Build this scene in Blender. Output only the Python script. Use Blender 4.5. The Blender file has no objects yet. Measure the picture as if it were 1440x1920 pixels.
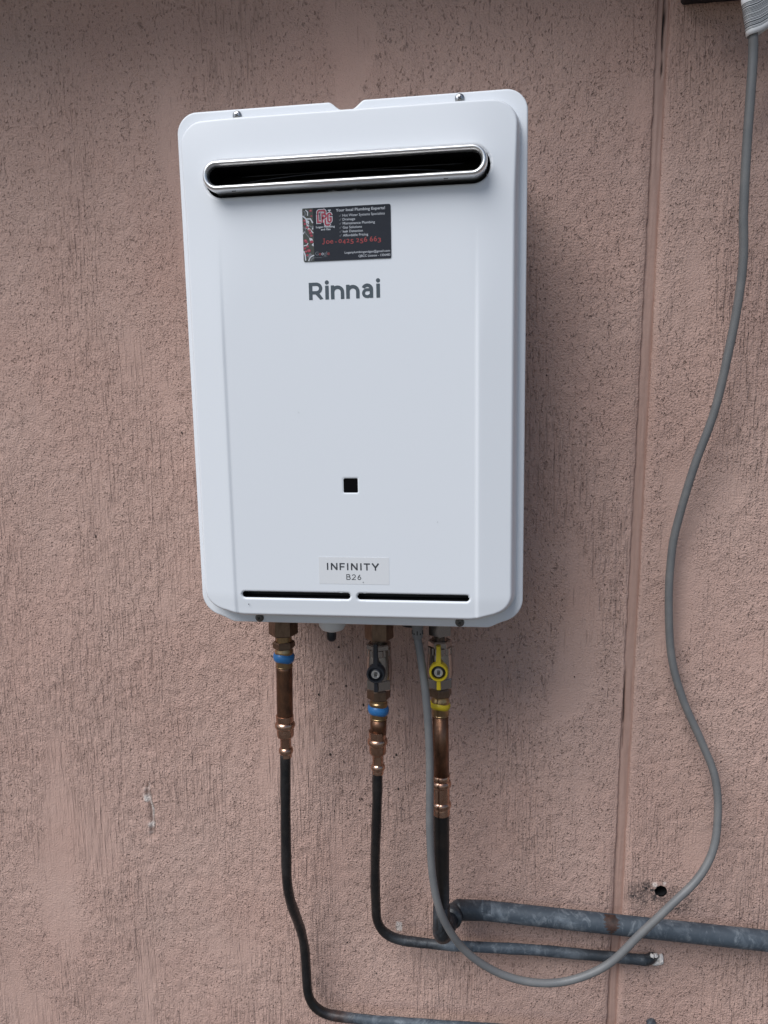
import bpy, math, random
import numpy as np
from mathutils import Vector, Matrix

random.seed(7)
rng = np.random.default_rng(11)
scene = bpy.context.scene
R = math.radians

# ------------------------------------------------------------------ camera
cam_data = bpy.data.cameras.new('camera')
cam = bpy.data.objects.new('camera', cam_data)
scene.collection.objects.link(cam)
cam.location = (0.13524, -0.91870, 1.46966)
cam.rotation_euler = (1.425680, 0.017012, 0.136002)
cam_data.sensor_fit = 'VERTICAL'
cam_data.sensor_height = 36.0
cam_data.lens = 1370.0 / 1920.0 * 36.0
cam_data.clip_start = 0.01
cam_data.clip_end = 200.0
scene.camera = cam
scene.render.resolution_x, scene.render.resolution_y = 768, 1024

# ------------------------------------------------------------------ sky, sun, exposure
SUN_EL, SUN_AZ = R(52), R(-37)          # azimuth measured from straight out of the wall (-Y), negative = left
sun_dir = Vector((math.sin(SUN_AZ) * math.cos(SUN_EL), -math.cos(SUN_AZ) * math.cos(SUN_EL), math.sin(SUN_EL)))
world = bpy.data.worlds.new('World')
scene.world = world
world.use_nodes = True
wn = world.node_tree
for n in list(wn.nodes):
    wn.nodes.remove(n)
sky = wn.nodes.new('ShaderNodeTexSky')
sky.sky_type = 'NISHITA'
sky.sun_disc = False
sky.sun_elevation = SUN_EL
sky.sun_rotation = math.atan2(sun_dir.x, sun_dir.y)
sky.altitude = 0.0
sky.air_density = 1.0
sky.dust_density = 1.5
sky.ozone_density = 1.0
bg = wn.nodes.new('ShaderNodeBackground')
bg.inputs['Strength'].default_value = 0.046
wo = wn.nodes.new('ShaderNodeOutputWorld')
wn.links.new(sky.outputs[0], bg.inputs['Color'])
wn.links.new(bg.outputs[0], wo.inputs['Surface'])

sun_data = bpy.data.lights.new('sun', 'SUN')
sun_data.energy = 1.5
sun_data.angle = R(42)
sun_data.color = (0.965, 0.985, 1.0)
sun = bpy.data.objects.new('sun', sun_data)
scene.collection.objects.link(sun)
sun.location = (-2, -3, 4)
sun.rotation_euler = (-sun_dir).to_track_quat('-Z', 'Y').to_euler()

scene.view_settings.view_transform = 'Standard'
scene.view_settings.look = 'None'
scene.view_settings.gamma = 1.0
scene.view_settings.use_curve_mapping = False
scene.view_settings.exposure = 1.02

# ------------------------------------------------------------------ material helpers
def new_mat(name, color=(0.5, 0.5, 0.5), rough=0.5, metal=0.0, spec=0.5):
    m = bpy.data.materials.new(name)
    m.use_nodes = True
    b = m.node_tree.nodes['Principled BSDF']
    b.inputs['Base Color'].default_value = (*color, 1)
    b.inputs['Roughness'].default_value = rough
    b.inputs['Metallic'].default_value = metal
    b.inputs['Specular IOR Level'].default_value = spec
    return m

class NT:
    """small wrapper to wire shader nodes"""
    def __init__(self, m):
        self.m = m; self.t = m.node_tree; self.b = self.t.nodes['Principled BSDF']
        self.co = self.t.nodes.new('ShaderNodeTexCoord').outputs['Object']
    def link(self, a, b): self.t.links.new(a, b)
    def mapping(self, scale, loc=(0, 0, 0)):
        n = self.t.nodes.new('ShaderNodeMapping'); n.inputs['Scale'].default_value = scale
        n.inputs['Location'].default_value = loc; self.link(self.co, n.inputs['Vector']); return n.outputs[0]
    def noise(self, scale, detail=4, rough=0.55, vec=None, dist=0.0):
        n = self.t.nodes.new('ShaderNodeTexNoise'); n.inputs['Scale'].default_value = scale
        n.inputs['Detail'].default_value = detail; n.inputs['Roughness'].default_value = rough
        n.inputs['Distortion'].default_value = dist
        self.link(vec if vec is not None else self.co, n.inputs['Vector']); return n.outputs['Fac']
    def ramp(self, fac, stops, interp='LINEAR'):
        n = self.t.nodes.new('ShaderNodeValToRGB'); n.color_ramp.interpolation = interp
        e = n.color_ramp.elements
        while len(e) < len(stops): e.new(0.5)
        for k, (p, c) in enumerate(stops):
            e[k].position = p; e[k].color = (*c, 1) if len(c) == 3 else c
        self.link(fac, n.inputs['Fac']); return n.outputs['Color']
    def val(self, fac, a, b):
        return self.ramp(fac, [(a, (0, 0, 0)), (b, (1, 1, 1))])
    def mix(self, fac, a, b, mode='MIX'):
        n = self.t.nodes.new('ShaderNodeMix'); n.data_type = 'RGBA'; n.blend_type = mode
        for s, v in ((n.inputs[0], fac), (n.inputs[6], a), (n.inputs[7], b)):
            if hasattr(v, 'is_output'): self.link(v, s)
            elif isinstance(v, (int, float)): s.default_value = v
            else: s.default_value = (*v, 1)
        return n.outputs[2]
    def math(self, op, a, b=0.0):
        n = self.t.nodes.new('ShaderNodeMath'); n.operation = op
        for s, v in ((n.inputs[0], a), (n.inputs[1], b)):
            if hasattr(v, 'is_output'): self.link(v, s)
            else: s.default_value = v
        return n.outputs[0]
    def attr(self, name):
        n = self.t.nodes.new('ShaderNodeAttribute'); n.attribute_name = name; return n.outputs['Fac']
    def bump(self, h, strength, dist, normal=None):
        n = self.t.nodes.new('ShaderNodeBump'); n.inputs['Strength'].default_value = strength
        n.inputs['Distance'].default_value = dist; self.link(h, n.inputs['Height'])
        if normal is not None: self.link(normal, n.inputs['Normal'])
        return n.outputs['Normal']
    def color(self, s): self.link(s, self.b.inputs['Base Color'])
    def rough(self, s): self.link(s, self.b.inputs['Roughness'])
    def normal(self, s): self.link(s, self.b.inputs['Normal'])

M = {}
# painted render
m = new_mat('wall_paint', rough=0.72, spec=0.3); k = NT(m)
blot = k.noise(5.0, 5, 0.6)
streak = k.noise(1.0, 5, 0.6, k.mapping((45, 45, 6)))
c1 = k.mix(k.val(blot, 0.35, 0.68), (0.555, 0.360, 0.298), (0.590, 0.405, 0.340))
c2 = k.mix(k.math('MULTIPLY', k.val(streak, 0.5, 0.75), 0.30), c1, (0.510, 0.345, 0.288))
rough_m, drag_m = k.attr('rough'), k.attr('drag')
grain = k.noise(470.0, 2.0, 0.55)
grain2 = k.noise(950.0, 2.0, 0.6)
lump_n = k.noise(210.0, 2.0, 0.5, k.mapping((1, 1, 0.6)))
rake = k.noise(1.0, 3.0, 0.55, k.mapping((300, 60, 20), (1, 0, 2)), 0.25)
d1 = k.val(k.noise(1.0, 2.0, 0.5, k.mapping((330, 60, 20)), 0.3), 0.56, 0.70)
d2 = k.val(k.noise(1.0, 2.0, 0.5, k.mapping((340, 60, 15), (3, 0, 5)), 0.15), 0.65, 0.74)
tear = k.val(k.noise(420.0, 1.5, 0.5, k.mapping((1, 1, 0.55), (9, 2, 4)), 0.3), 0.62, 0.74)
h_ = k.math('MULTIPLY', grain, k.math('ADD', k.math('MULTIPLY', rough_m, 0.50), 0.50))
h_ = k.math('ADD', h_, k.math('MULTIPLY', grain2, 0.24))
h_ = k.math('ADD', h_, k.math('MULTIPLY', rake, k.math('ADD', k.math('MULTIPLY', drag_m, 1.3), 0.05)))
h_ = k.math('ADD', h_, k.math('MULTIPLY', lump_n, k.math('ADD', k.math('MULTIPLY', rough_m, 0.45), 0.15)))
dr = k.math('ADD', k.math('MULTIPLY', k.math('MULTIPLY', d1, drag_m), 0.60), k.math('MULTIPLY', d2, 0.34))
te = k.math('MULTIPLY', tear, k.math('ADD', k.math('MULTIPLY', rough_m, 0.85), 0.12))
h_ = k.math('SUBTRACT', h_, k.math('ADD', dr, te))
pit_shade = k.math('MINIMUM', k.math('ADD', k.math('ADD', k.math('MULTIPLY', dr, 0.26), k.math('MULTIPLY', te, 0.28)), k.math('MULTIPLY', k.attr('pit'), 0.6)), 0.75)
c4 = k.mix(pit_shade, c2, (0.200, 0.125, 0.100))  # shadow inside drags, tears and pits is put into the colour
grime = k.math('MULTIPLY', k.attr('stain'), k.val(k.noise(300.0, 3, 0.7), 0.36, 0.56))
c5 = k.mix(grime, c4, (0.055, 0.05, 0.05))
c6 = k.mix(k.attr('chip'), c5, (0.84, 0.74, 0.68))
k.color(c6)
k.normal(k.bump(h_, 1.0, 0.0022))
M['wall'] = m

m = new_mat('joint_sealant', rough=0.6); k = NT(m)
c = k.mix(k.val(k.noise(1.0, 4, 0.6, k.mapping((200, 200, 12))), 0.35, 0.7), (0.420, 0.265, 0.215), (0.470, 0.308, 0.254))
c = k.mix(k.attr('crack'), c, (0.012, 0.010, 0.010))
k.color(c); k.normal(k.bump(k.noise(90.0, 4), 0.4, 0.002))
M['sealant'] = m

m = new_mat('white_enamel', (0.79, 0.812, 0.845), 0.38, spec=0.5); k = NT(m)
k.normal(k.bump(k.noise(900.0, 2, 0.5), 0.05, 0.0004))
k.rough(k.math('ADD', k.math('MULTIPLY', k.noise(14.0, 3), 0.16), 0.30))
M['enamel'] = m
M['casing'] = new_mat('casing_enamel', (0.74, 0.75, 0.76), 0.45)
M['black'] = new_mat('black_interior', (0.012, 0.012, 0.013), 0.5)
M['glass'] = new_mat('dark_glass', (0.004, 0.004, 0.005), 0.15, 0.0, 0.12)
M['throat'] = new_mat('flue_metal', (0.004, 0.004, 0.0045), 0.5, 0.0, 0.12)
m = new_mat('brushed_steel', (0.84, 0.835, 0.83), 0.40, 1.0); k = NT(m)
k.normal(k.bump(k.noise(1.0, 3, 0.6, k.mapping((30, 900, 900))), 0.10, 0.0003))
M['steel'] = m
m = new_mat('nickel', (0.42, 0.38, 0.355), 0.22, 1.0); k = NT(m)
k.rough(k.math('ADD', k.math('MULTIPLY', k.noise(90.0, 2), 0.10), 0.18))
M['nickel'] = m
M['screw'] = new_mat('screw_metal', (0.42, 0.42, 0.43), 0.32, 1.0)
M['screw_dark'] = new_mat('screw_metal_shaded', (0.16, 0.155, 0.15), 0.42, 1.0)  # screw metal with the lower screws' shade in its colour; spindle uses it too
M['screw_slot'] = new_mat('screw_recess', (0.03, 0.03, 0.03), 0.6)
def copper(name, a, b, r0, r1):
    m = new_mat(name, a, 0.3, 1.0); k = NT(m)
    f = k.val(k.noise(1.0, 5, 0.65, k.mapping((110, 110, 55))), 0.36, 0.66)
    k.color(k.mix(f, a, b))
    k.rough(k.math('ADD', k.math('MULTIPLY', f, r1 - r0), r0))
    k.normal(k.bump(k.noise(300.0, 3), 0.08, 0.0005))
    return m
M['copper'] = copper('tarnished_copper', (0.27, 0.140, 0.085), (0.125, 0.070, 0.048), 0.34, 0.52)
M['bright_copper'] = copper('press_fitting_copper', (0.60, 0.39, 0.29), (0.36, 0.20, 0.14), 0.20, 0.34)
M['brass'] = copper('brass', (0.50, 0.345, 0.185), (0.27, 0.180, 0.100), 0.26, 0.42)
M['bronze'] = copper('bronze_nut', (0.26, 0.180, 0.128), (0.17, 0.115, 0.082), 0.38, 0.55)
M['blue'] = new_mat('blue_plastic', (0.030, 0.170, 0.430), 0.36)
M['yellow'] = new_mat('yellow_plastic', (0.56, 0.42, 0.015), 0.45)
M['black_plastic'] = new_mat('black_plastic', (0.018, 0.020, 0.026), 0.42)
m = new_mat('pipe_lagging', rough=0.5); k = NT(m)
wear = k.attr('wear')
n_big = k.noise(26.0, 5, 0.68, dist=0.6)
n_fine = k.noise(160.0, 4, 0.7)
basec = k.mix(wear, k.mix(k.val(n_big, 0.4, 0.65), (0.007, 0.0065, 0.007), (0.018, 0.014, 0.012)), (0.055, 0.072, 0.092))
chalk = k.math('MULTIPLY', wear, k.val(n_big, 0.50, 0.72))
basec = k.mix(chalk, basec, (0.185, 0.215, 0.245))
chalk2 = k.math('MULTIPLY', wear, k.math('MULTIPLY', k.val(k.noise(75.0, 5, 0.75, k.mapping((1, 1, 0.5)), 0.8), 0.54, 0.68), 0.75))
basec = k.mix(chalk2, basec, (0.21, 0.235, 0.26))
dark = k.math('MULTIPLY', wear, k.val(k.noise(17.0, 4, 0.6, dist=1.0), 0.60, 0.72))
basec = k.mix(dark, basec, (0.020, 0.020, 0.022))
specks = k.math('MULTIPLY', k.math('ADD', k.math('MULTIPLY', wear, 0.9), 0.02), k.val(n_fine, 0.70, 0.76))
basec = k.mix(specks, basec, (0.40, 0.41, 0.42))
basec = k.mix(k.attr('rust'), basec, k.mix(k.val(n_fine, 0.4, 0.6), (0.028, 0.015, 0.012), (0.060, 0.030, 0.022)))
k.color(basec)
k.rough(k.math('ADD', k.math('MULTIPLY', wear, 0.25), 0.36))
k.normal(k.bump(n_fine, 0.30, 0.001, k.bump(k.noise(45.0, 3, 0.5), 0.5, 0.003)))
M['lagging'] = m
m = new_mat('grey_cable', (0.145, 0.150, 0.155), 0.48); k = NT(m)
k.color(k.mix(k.val(k.noise(40.0, 4), 0.4, 0.7), (0.158, 0.160, 0.163), (0.196, 0.194, 0.192)))
M['cable'] = m
M['gland'] = new_mat('grey_plastic', (0.20, 0.20, 0.205), 0.5)
m = new_mat('white_filler', (0.72, 0.68, 0.65), 0.8); k = NT(m)
k.normal(k.bump(k.noise(350.0, 4), 0.5, 0.001)); M['filler'] = m
M['print_grey'] = new_mat('slate_print', (0.068, 0.090, 0.108), 0.5)
M['print_dark'] = new_mat('charcoal_print', (0.045, 0.050, 0.058), 0.5)
M['label'] = new_mat('label_film', (0.745, 0.75, 0.762), 0.55)
m = new_mat('card_film', (0.016, 0.019, 0.028), 0.5, spec=0.3); k = NT(m)
k.normal(k.bump(k.noise(60.0, 3), 0.12, 0.002)); M['card'] = m
M['ink_white'] = new_mat('white_ink', (0.56, 0.58, 0.62), 0.5)
M['ink_grey'] = new_mat('grey_ink', (0.15, 0.16, 0.18), 0.5)
M['ink_red'] = new_mat('red_ink', (0.36, 0.050, 0.050), 0.5)
M['ink_pink'] = new_mat('crimson_ink', (0.34, 0.045, 0.075), 0.5)
M['ink_rose'] = new_mat('rose_ink', (0.50, 0.16, 0.17), 0.5)
M['ink_olive'] = new_mat('olive_ink', (0.050, 0.055, 0.045), 0.5)
M['paper'] = new_mat('white_paper', (0.88, 0.88, 0.88), 0.55)
M['speck'] = new_mat('dirt_speck', (0.030, 0.022, 0.018), 0.8)
M['outlet'] = new_mat('outlet_plastic', (0.022, 0.022, 0.024), 0.5)
m = new_mat('shading_eave_paint', (0.72, 0.71, 0.70), 0.6); M['soffit'] = m
m = new_mat('unseen_ground', (0.24, 0.22, 0.20), 0.9); k = NT(m)  # for the out-of-view ground sheet added for its bounced light
k.color(k.mix(k.noise(3.0, 6, 0.6), (0.075, 0.068, 0.062), (0.12, 0.11, 0.10))); M['unseen_ground'] = m

# ------------------------------------------------------------------ object helpers
COL = scene.collection
def root_loc(p):
    while p.parent is not None: p = p.parent
    return Vector(p.location)

def tag(o, label=None, cat=None, group=None, kind=None):
    if label: o['label'] = label
    if cat: o['category'] = cat
    if group: o['group'] = group
    if kind: o['kind'] = kind
    return o

def thing(name, loc, label, cat, group=None):
    o = bpy.data.objects.new(name, None); COL.objects.link(o)
    o.location = loc; o.empty_display_size = 0.05
    return tag(o, label, cat, group)

def obj(name, geo, mat, parent=None, smooth=True, auto=None):
    v, f = geo
    me = bpy.data.meshes.new(name)
    off = root_loc(parent) if parent is not None else Vector((0, 0, 0))
    me.from_pydata([(p[0] - off.x, p[1] - off.y, p[2] - off.z) for p in v], [], f)
    me.polygons.foreach_set('use_smooth', [smooth] * len(me.polygons))
    me.materials.append(M[mat] if isinstance(mat, str) else mat)
    me.validate(); me.update()
    if auto is not None:
        me.set_sharp_from_angle(angle=R(auto))
    o = bpy.data.objects.new(name, me); COL.objects.link(o)
    if parent is not None: o.parent = parent
    return o

def join(*gs):
    V, F = [], []
    for v, f in gs:
        n = len(V); V += list(v); F += [tuple(i + n for i in q) for q in f]
    return V, F

def lathe(prof, cx, cy, seg=40, rot=0.0, cap=True):
    """prof: (radius, z) from top to bottom about a vertical axis"""
    V, F = [], []
    for r, z in prof:
        for i in range(seg):
            a = rot + 2 * math.pi * i / seg
            V.append((cx + r * math.cos(a), cy + r * math.sin(a), z))
    for j in range(len(prof) - 1):
        for i in range(seg):
            a, b = j * seg + i, j * seg + (i + 1) % seg
            F.append((a, a + seg, b + seg, b))
    if cap:
        F.append(tuple(range(seg)))
        F.append(tuple((len(prof) - 1) * seg + i for i in reversed(range(seg))))
    return V, F

def disc_y(prof, cx, cz, seg=32, cap=True):
    """prof: (radius, y) from back (towards the wall) to front, about an axis along Y"""
    V, F = [], []
    for r, y in prof:
        for i in range(seg):
            a = 2 * math.pi * i / seg
            V.append((cx + r * math.cos(a), y, cz + r * math.sin(a)))
    for j in range(len(prof) - 1):
        for i in range(seg):
            a, b = j * seg + i, j * seg + (i + 1) % seg
            F.append((a, b, b + seg, a + seg))
    if cap:
        F.append(tuple(reversed(range(seg))))
        F.append(tuple((len(prof) - 1) * seg + i for i in range(seg)))
    return V, F

def hexnut(r, z0, z1, cx, cy, rot=0.0, ch=0.0016):
    rc = r * 1.07
    prof = [(rc * 0.90, z0), (rc, z0 - ch), (rc, z1 + ch), (rc * 0.90, z1)]
    return lathe(prof, cx, cy, 6, rot)

def box(x0, x1, y0, y1, z0, z1):
    v = [(x, y, z) for x in (x0, x1) for y in (y0, y1) for z in (z0, z1)]
    f = [(0, 1, 3, 2), (4, 6, 7, 5), (0, 4, 5, 1), (2, 3, 7, 6), (0, 2, 6, 4), (1, 5, 7, 3)]
    return v, f

def bevel(o, w, seg=3):
    md = o.modifiers.new('edge', 'BEVEL'); md.width = w; md.segments = seg; md.limit_method = 'ANGLE'
    return o

def spline(pts, step=0.006):
    """centripetal-like Catmull-Rom through the points, resampled"""
    P = [Vector(p) for p in pts]
    P = [P[0] * 2 - P[1]] + P + [P[-1] * 2 - P[-2]]
    out = []
    for i in range(1, len(P) - 2):
        n = max(2, int((P[i + 1] - P[i]).length / step))
        for j in range(n):
            t = j / n
            a, b, c, d = P[i - 1], P[i], P[i + 1], P[i + 2]
            out.append(0.5 * ((2 * b) + (c - a) * t + (2 * a - 5 * b + 4 * c - d) * t * t + (3 * b - a - 3 * c + d) * t ** 3))
    out.append(P[-2])
    return out

def rounded(pts, radii, n=10):
    """polyline with filleted corners; radii for inner points"""
    P = [Vector(p) for p in pts]
    out = [P[0]]
    for i in range(1, len(P) - 1):
        a = (P[i - 1] - P[i]); b = (P[i + 1] - P[i])
        r = min(radii[i - 1], a.length * 0.49, b.length * 0.49)
        a.normalize(); b.normalize()
        p0, p2 = P[i] + a * r, P[i] + b * r
        for j in range(n + 1):
            t = j / n
            out.append(p0 * (1 - t) ** 2 + P[i] * 2 * t * (1 - t) + p2 * t * t)
    out.append(P[-1])
    return out

def tube(path, rad, seg=24, cap=True):
    """rad: number or function of (index fraction)"""
    V, F = [], []
    n = len(path)
    t0 = (path[1] - path[0]).normalized()
    up = Vector((0, 1, 0)) if abs(t0.y) < 0.9 else Vector((1, 0, 0))
    nrm = (up - t0 * up.dot(t0)).normalized()
    for i, p in enumerate(path):
        t = (path[min(i + 1, n - 1)] - path[max(i - 1, 0)]).normalized()
        nrm = (nrm - t * nrm.dot(t)).normalized()
        b = t.cross(nrm)
        r = rad(i / (n - 1)) if callable(rad) else rad
        for s in range(seg):
            a = 2 * math.pi * s / seg
            V.append(p + (nrm * math.cos(a) + b * math.sin(a)) * r)
    for i in range(n - 1):
        for s in range(seg):
            a, c = i * seg + s, i * seg + (s + 1) % seg
            F.append((a, c, c + seg, a + seg))
    if cap:
        F.append(tuple(reversed(range(seg))))
        F.append(tuple((n - 1) * seg + s for s in range(seg)))
    return V, F

def point_attr(o, name, fn):
    me = o.data
    a = me.attributes.new(name, 'FLOAT', 'POINT')
    off = root_loc(o) if o.parent is not None else Vector((0, 0, 0))
    a.data.foreach_set('value', [fn(v.co + off) for v in me.vertices])

def stadium(hl, hh, cx, cz, n=24):
    """points of a stadium outline (half length, half height), counter-clockwise seen from the front"""
    pts = []
    for i in range(n + 1):
        a = -math.pi / 2 + math.pi * i / n
        pts.append((cx + hl - hh + hh * math.cos(a), cz + hh * math.sin(a)))
    for i in range(n + 1):
        a = math.pi / 2 + math.pi * i / n
        pts.append((cx - hl + hh + hh * math.cos(a), cz + hh * math.sin(a)))
    return pts

def stadium_sweep(prof, hl, hh, cx, cz, cap_back=False, n=24):
    """prof: (outward offset, y) lofted round a stadium"""
    V, F = [], []
    m_ = None
    for o_, y in prof:
        p = stadium(hl + o_, hh + o_, cx, cz, n); m_ = len(p)
        V += [(a, y, b) for a, b in p]
    for j in range(len(prof) - 1):
        for i in range(m_):
            a, b = j * m_ + i, j * m_ + (i + 1) % m_
            F.append((a, b, b + m_, a + m_))
    if cap_back: F.append(tuple(range((len(prof) - 1) * m_, len(prof) * m_)))
    return V, F

_probe = {}
def text_geo(body, x0, z0, width=None, height=None, y=0.0, bold=0.0, thick=0.00012, ref=None, space=1.0):
    """lettering as solid geometry; box (x0, z0 = baseline) with the given overall width / cap height"""
    cu = bpy.data.curves.new('lettering', 'FONT')
    cu.body = body; cu.size = 1.0; cu.offset = bold; cu.space_character = space
    cu.resolution_u = 4
    tmp = bpy.data.objects.new('lettering_tmp', cu); COL.objects.link(tmp)
    dg = bpy.context.evaluated_depsgraph_get()
    me = bpy.data.meshes.new_from_object(tmp.evaluated_get(dg))
    V = [(v.co.x, v.co.y) for v in me.vertices]; F = [tuple(p.vertices) for p in me.polygons]
    bpy.data.objects.remove(tmp); bpy.data.curves.remove(cu); bpy.data.meshes.remove(me)
    xa, xb = min(p[0] for p in V), max(p[0] for p in V)
    cap = 0.729                                    # cap height of the built-in face at size 1
    sz = height / cap if height else None
    sx = width / (xb - xa) if width else sz
    if sz is None: sz = sx
    V = [(x0 + (p[0] - xa) * sx, y, z0 + p[1] * sz) for p in V]
    return V, F

def stroke(pts, w, y, closed=False):
    """flat stroked polyline in the XZ plane at depth y with mitred joints"""
    P = [Vector((p[0], p[1])) for p in pts]
    n = len(P); L, Rr = [], []
    for i in range(n):
        a = P[i] - P[i - 1] if (i > 0 or closed) else P[1] - P[0]
        b = P[(i + 1) % n] - P[i] if (i < n - 1 or closed) else P[i] - P[i - 1]
        a.normalize(); b.normalize()
        t = (a + b)
        t = t.normalized() if t.length > 1e-6 else a
        nn = Vector((-t.y, t.x)); c = max(0.45, nn.dot(Vector((-a.y, a.x))))
        L.append(P[i] + nn * (w / 2 / c)); Rr.append(P[i] - nn * (w / 2 / c))
    V = [(p.x, y, p.y) for p in L] + [(p.x, y, p.y) for p in Rr]
    F = [(n + i, n + (i + 1) % n, (i + 1) % n, i) for i in range(n if closed else n - 1)]
    return V, F

def flat_poly(pts, y):
    return [(p[0], y, p[1]) for p in pts], [tuple(range(len(pts)))]

def circle_pts(cx, cz, r, n=20, sx=1.0):
    return [(cx + r * sx * math.cos(2 * math.pi * i / n), cz + r * math.sin(2 * math.pi * i / n)) for i in range(n)]

def grid_mesh(name, X, Y, Z, keep, mat, parent, attrs=()):
    """regular grid (rows x cols arrays) -> mesh object built straight from arrays"""
    nr, nc = X.shape
    off = root_loc(parent) if parent is not None else Vector((0, 0, 0))
    idx = np.arange(nr * nc).reshape(nr, nc)
    q = np.stack([idx[:-1, :-1], idx[:-1, 1:], idx[1:, 1:], idx[1:, :-1]], -1).reshape(-1, 4)
    if keep is not None: q = q[keep.ravel()]
    used = np.zeros(nr * nc, bool); used[q.ravel()] = True
    remap = np.cumsum(used) - 1
    q = remap[q]
    co = np.stack([X.ravel() - off.x, Y.ravel() - off.y, Z.ravel() - off.z], -1)[used].astype(np.float32)
    me = bpy.data.meshes.new(name)
    me.vertices.add(len(co)); me.vertices.foreach_set('co', co.ravel())
    me.loops.add(q.size); me.loops.foreach_set('vertex_index', q.ravel().astype(np.int32))
    me.polygons.add(len(q))
    me.polygons.foreach_set('loop_start', np.arange(0, q.size, 4, dtype=np.int32))
    me.polygons.foreach_set('use_smooth', np.ones(len(q), bool))
    me.update(calc_edges=True)
    for an, av in attrs:
        a = me.attributes.new(an, 'FLOAT', 'POINT')
        a.data.foreach_set('value', av.ravel()[used].astype(np.float32))
    me.materials.append(M[mat])
    o = bpy.data.objects.new(name, me); COL.objects.link(o)
    if parent is not None: o.parent = parent
    return o

def sstep(a, b, x):
    t = np.clip((x - a) / (b - a), 0, 1)
    return t * t * (3 - 2 * t)

# ------------------------------------------------------------------ unseen ground and eave, added to shape the light on the wall
g = obj('ground', ([(-12, 0.0, 0), (-12, -14, 0), (12, -14, 0), (12, 0.0, 0)], [(0, 1, 2, 3)]), 'unseen_ground')
tag(g, kind='structure')
eave = thing('shading_eave', (0, 0, 2.14), 'unseen eave soffit added to shade the top of the rendered wall', 'eave')
obj('soffit', box(-4, 4, -0.24, 0.02, 2.14, 2.16), 'soffit', eave, False)  # soffit and fascia stay out of view, added to darken the wall top
obj('fascia', box(-4, 4, -0.265, -0.241, 2.12, 2.27), 'soffit', eave, False)

# ------------------------------------------------------------------ rendered wall
wall = thing('rendered_wall', (0, 0, 0), 'pinkish brown rough rendered wall with a vertical joint, behind the heater', 'wall')
D = 0.0015
JW = 0.0122
def xj(z): return 0.3028 + (z - 0.6272) * (0.0220 / 1.2822)
zs = np.concatenate([np.array([0.0, 0.2, 0.38, 0.46]), np.arange(0.48, 2.03, D), np.array([2.05, 2.08, 2.11, 2.138])])
uL = np.concatenate([np.array([-3.6, -2.2, -1.5, -1.2, -1.05, -1.01]), np.arange(-0.99, -0.0035, D), np.array([-0.0030, -0.0022, -0.0015, -0.0009, -0.0005, -0.0002, 0.0, 0.0, 0.0])])
uR = np.concatenate([np.array([0, 0, 0.0, 0.0002, 0.0006, 0.0011, 0.0018, 0.0026, 0.0036]) , np.arange(0.0050, 0.27, D), np.array([0.29, 0.35, 0.5, 1.0, 2.2, 3.6])]) + JW

def gnoise(nr, nc, sz, sx, seed):
    r_ = np.random.default_rng(seed)
    w = np.fft.rfft2(r_.standard_normal((nr, nc)))
    fz = np.fft.fftfreq(nr)[:, None]; fx = np.fft.rfftfreq(nc)[None, :]
    h = np.exp(-2 * (math.pi ** 2) * ((fz * sz / D) ** 2 + (fx * sx / D) ** 2))
    f = np.fft.irfft2(w * h, s=(nr, nc))
    return f / f.std()

NR, NC = len(zs), len(uL) + len(uR)
def gn(sz, sx, seed): return gnoise(NR, NC, sz, sx, seed)
ucat = np.concatenate([uL, uR])
Zg, Ug = np.meshgrid(zs, ucat, indexing='ij')
Xg = Ug + xj(Zg)
smooth_mask = sstep(-0.55, 0.75, gn(0.060, 0.020, 1) + 0.5 * gn(0.020, 0.012, 2) + 1.5)     # 1 = rough, 0 = trowelled flat
lowleft = sstep(0.30, -0.15, Xg)                                                              # drag marks fade out to the right
streakmask = sstep(-1.0, 0.9, gn(0.080, 0.030, 3) + 1.1 * lowleft - 0.75 - 0.9 * sstep(1.35, 1.75, Zg))
lumps = gn(0.0045, 0.0034, 5)
wave = gn(0.060, 0.045, 6)
drag = gn(0.022, 0.0018, 7)
H = 0.00030 * lumps * (0.30 + 0.70 * smooth_mask)
H += 0.00120 * wave
gro = np.clip(drag - 1.0, 0, 1.5) * streakmask * 0.0006
H -= gro
pitv = np.zeros_like(H)
edge = sstep(0.46, 0.52, Zg) * sstep(2.10, 2.03, Zg) * sstep(-1.0, -0.96, Ug) * sstep(0.285, 0.262, Ug)
near_joint = np.minimum(np.abs(Ug), np.abs(Ug - JW))
smooth_mask = smooth_mask * (0.25 + 0.75 * sstep(0.002, 0.010, near_joint))
H *= edge * (0.25 + 0.75 * sstep(0.001, 0.007, near_joint))

# chipped strip and scratch in the left panel, paint dab behind the pipes, grime around the drill hole
def gauss(x, s): return np.exp(-(x / s) ** 2)
jit = gn(0.004, 0.004, 21)
xc = -0.3390 + 0.0016 * np.sin((Zg - 0.86) * 70) + 0.0005 * jit
strip = sstep(0.855, 0.868, Zg) * sstep(0.948, 0.936, Zg)
groove = (gauss(Xg - xc, 0.0019) + 0.8 * gauss(Xg - xc - 0.0042, 0.0012) * sstep(0.935, 0.925, Zg)) * strip
H -= 0.0030 * groove
pitv = np.clip(1.3 * groove, 0, 1)
chip = 2.2 * gauss(Xg - xc + 0.0032, 0.0032) * sstep(0.912, 0.918, Zg) * sstep(0.937, 0.931, Zg)
chip += 2.2 * gauss(Xg - xc + 0.0014, 0.0033) * sstep(0.862, 0.867, Zg) * sstep(0.884, 0.878, Zg)
chip += 0.8 * gauss(Xg - xc - 0.0021, 0.0014) * strip * sstep(0.874, 0.88, Zg)
H += 0.0009 * np.clip(chip, 0, 1) * (Zg > 0.86)
dabm = sstep(0.0046, 0.0034, np.abs(Xg - 0.0185) + 0.0006 * jit) * sstep(0.0085, 0.0070, np.abs(Zg - 0.7475) + 0.0008 * jit)
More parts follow.
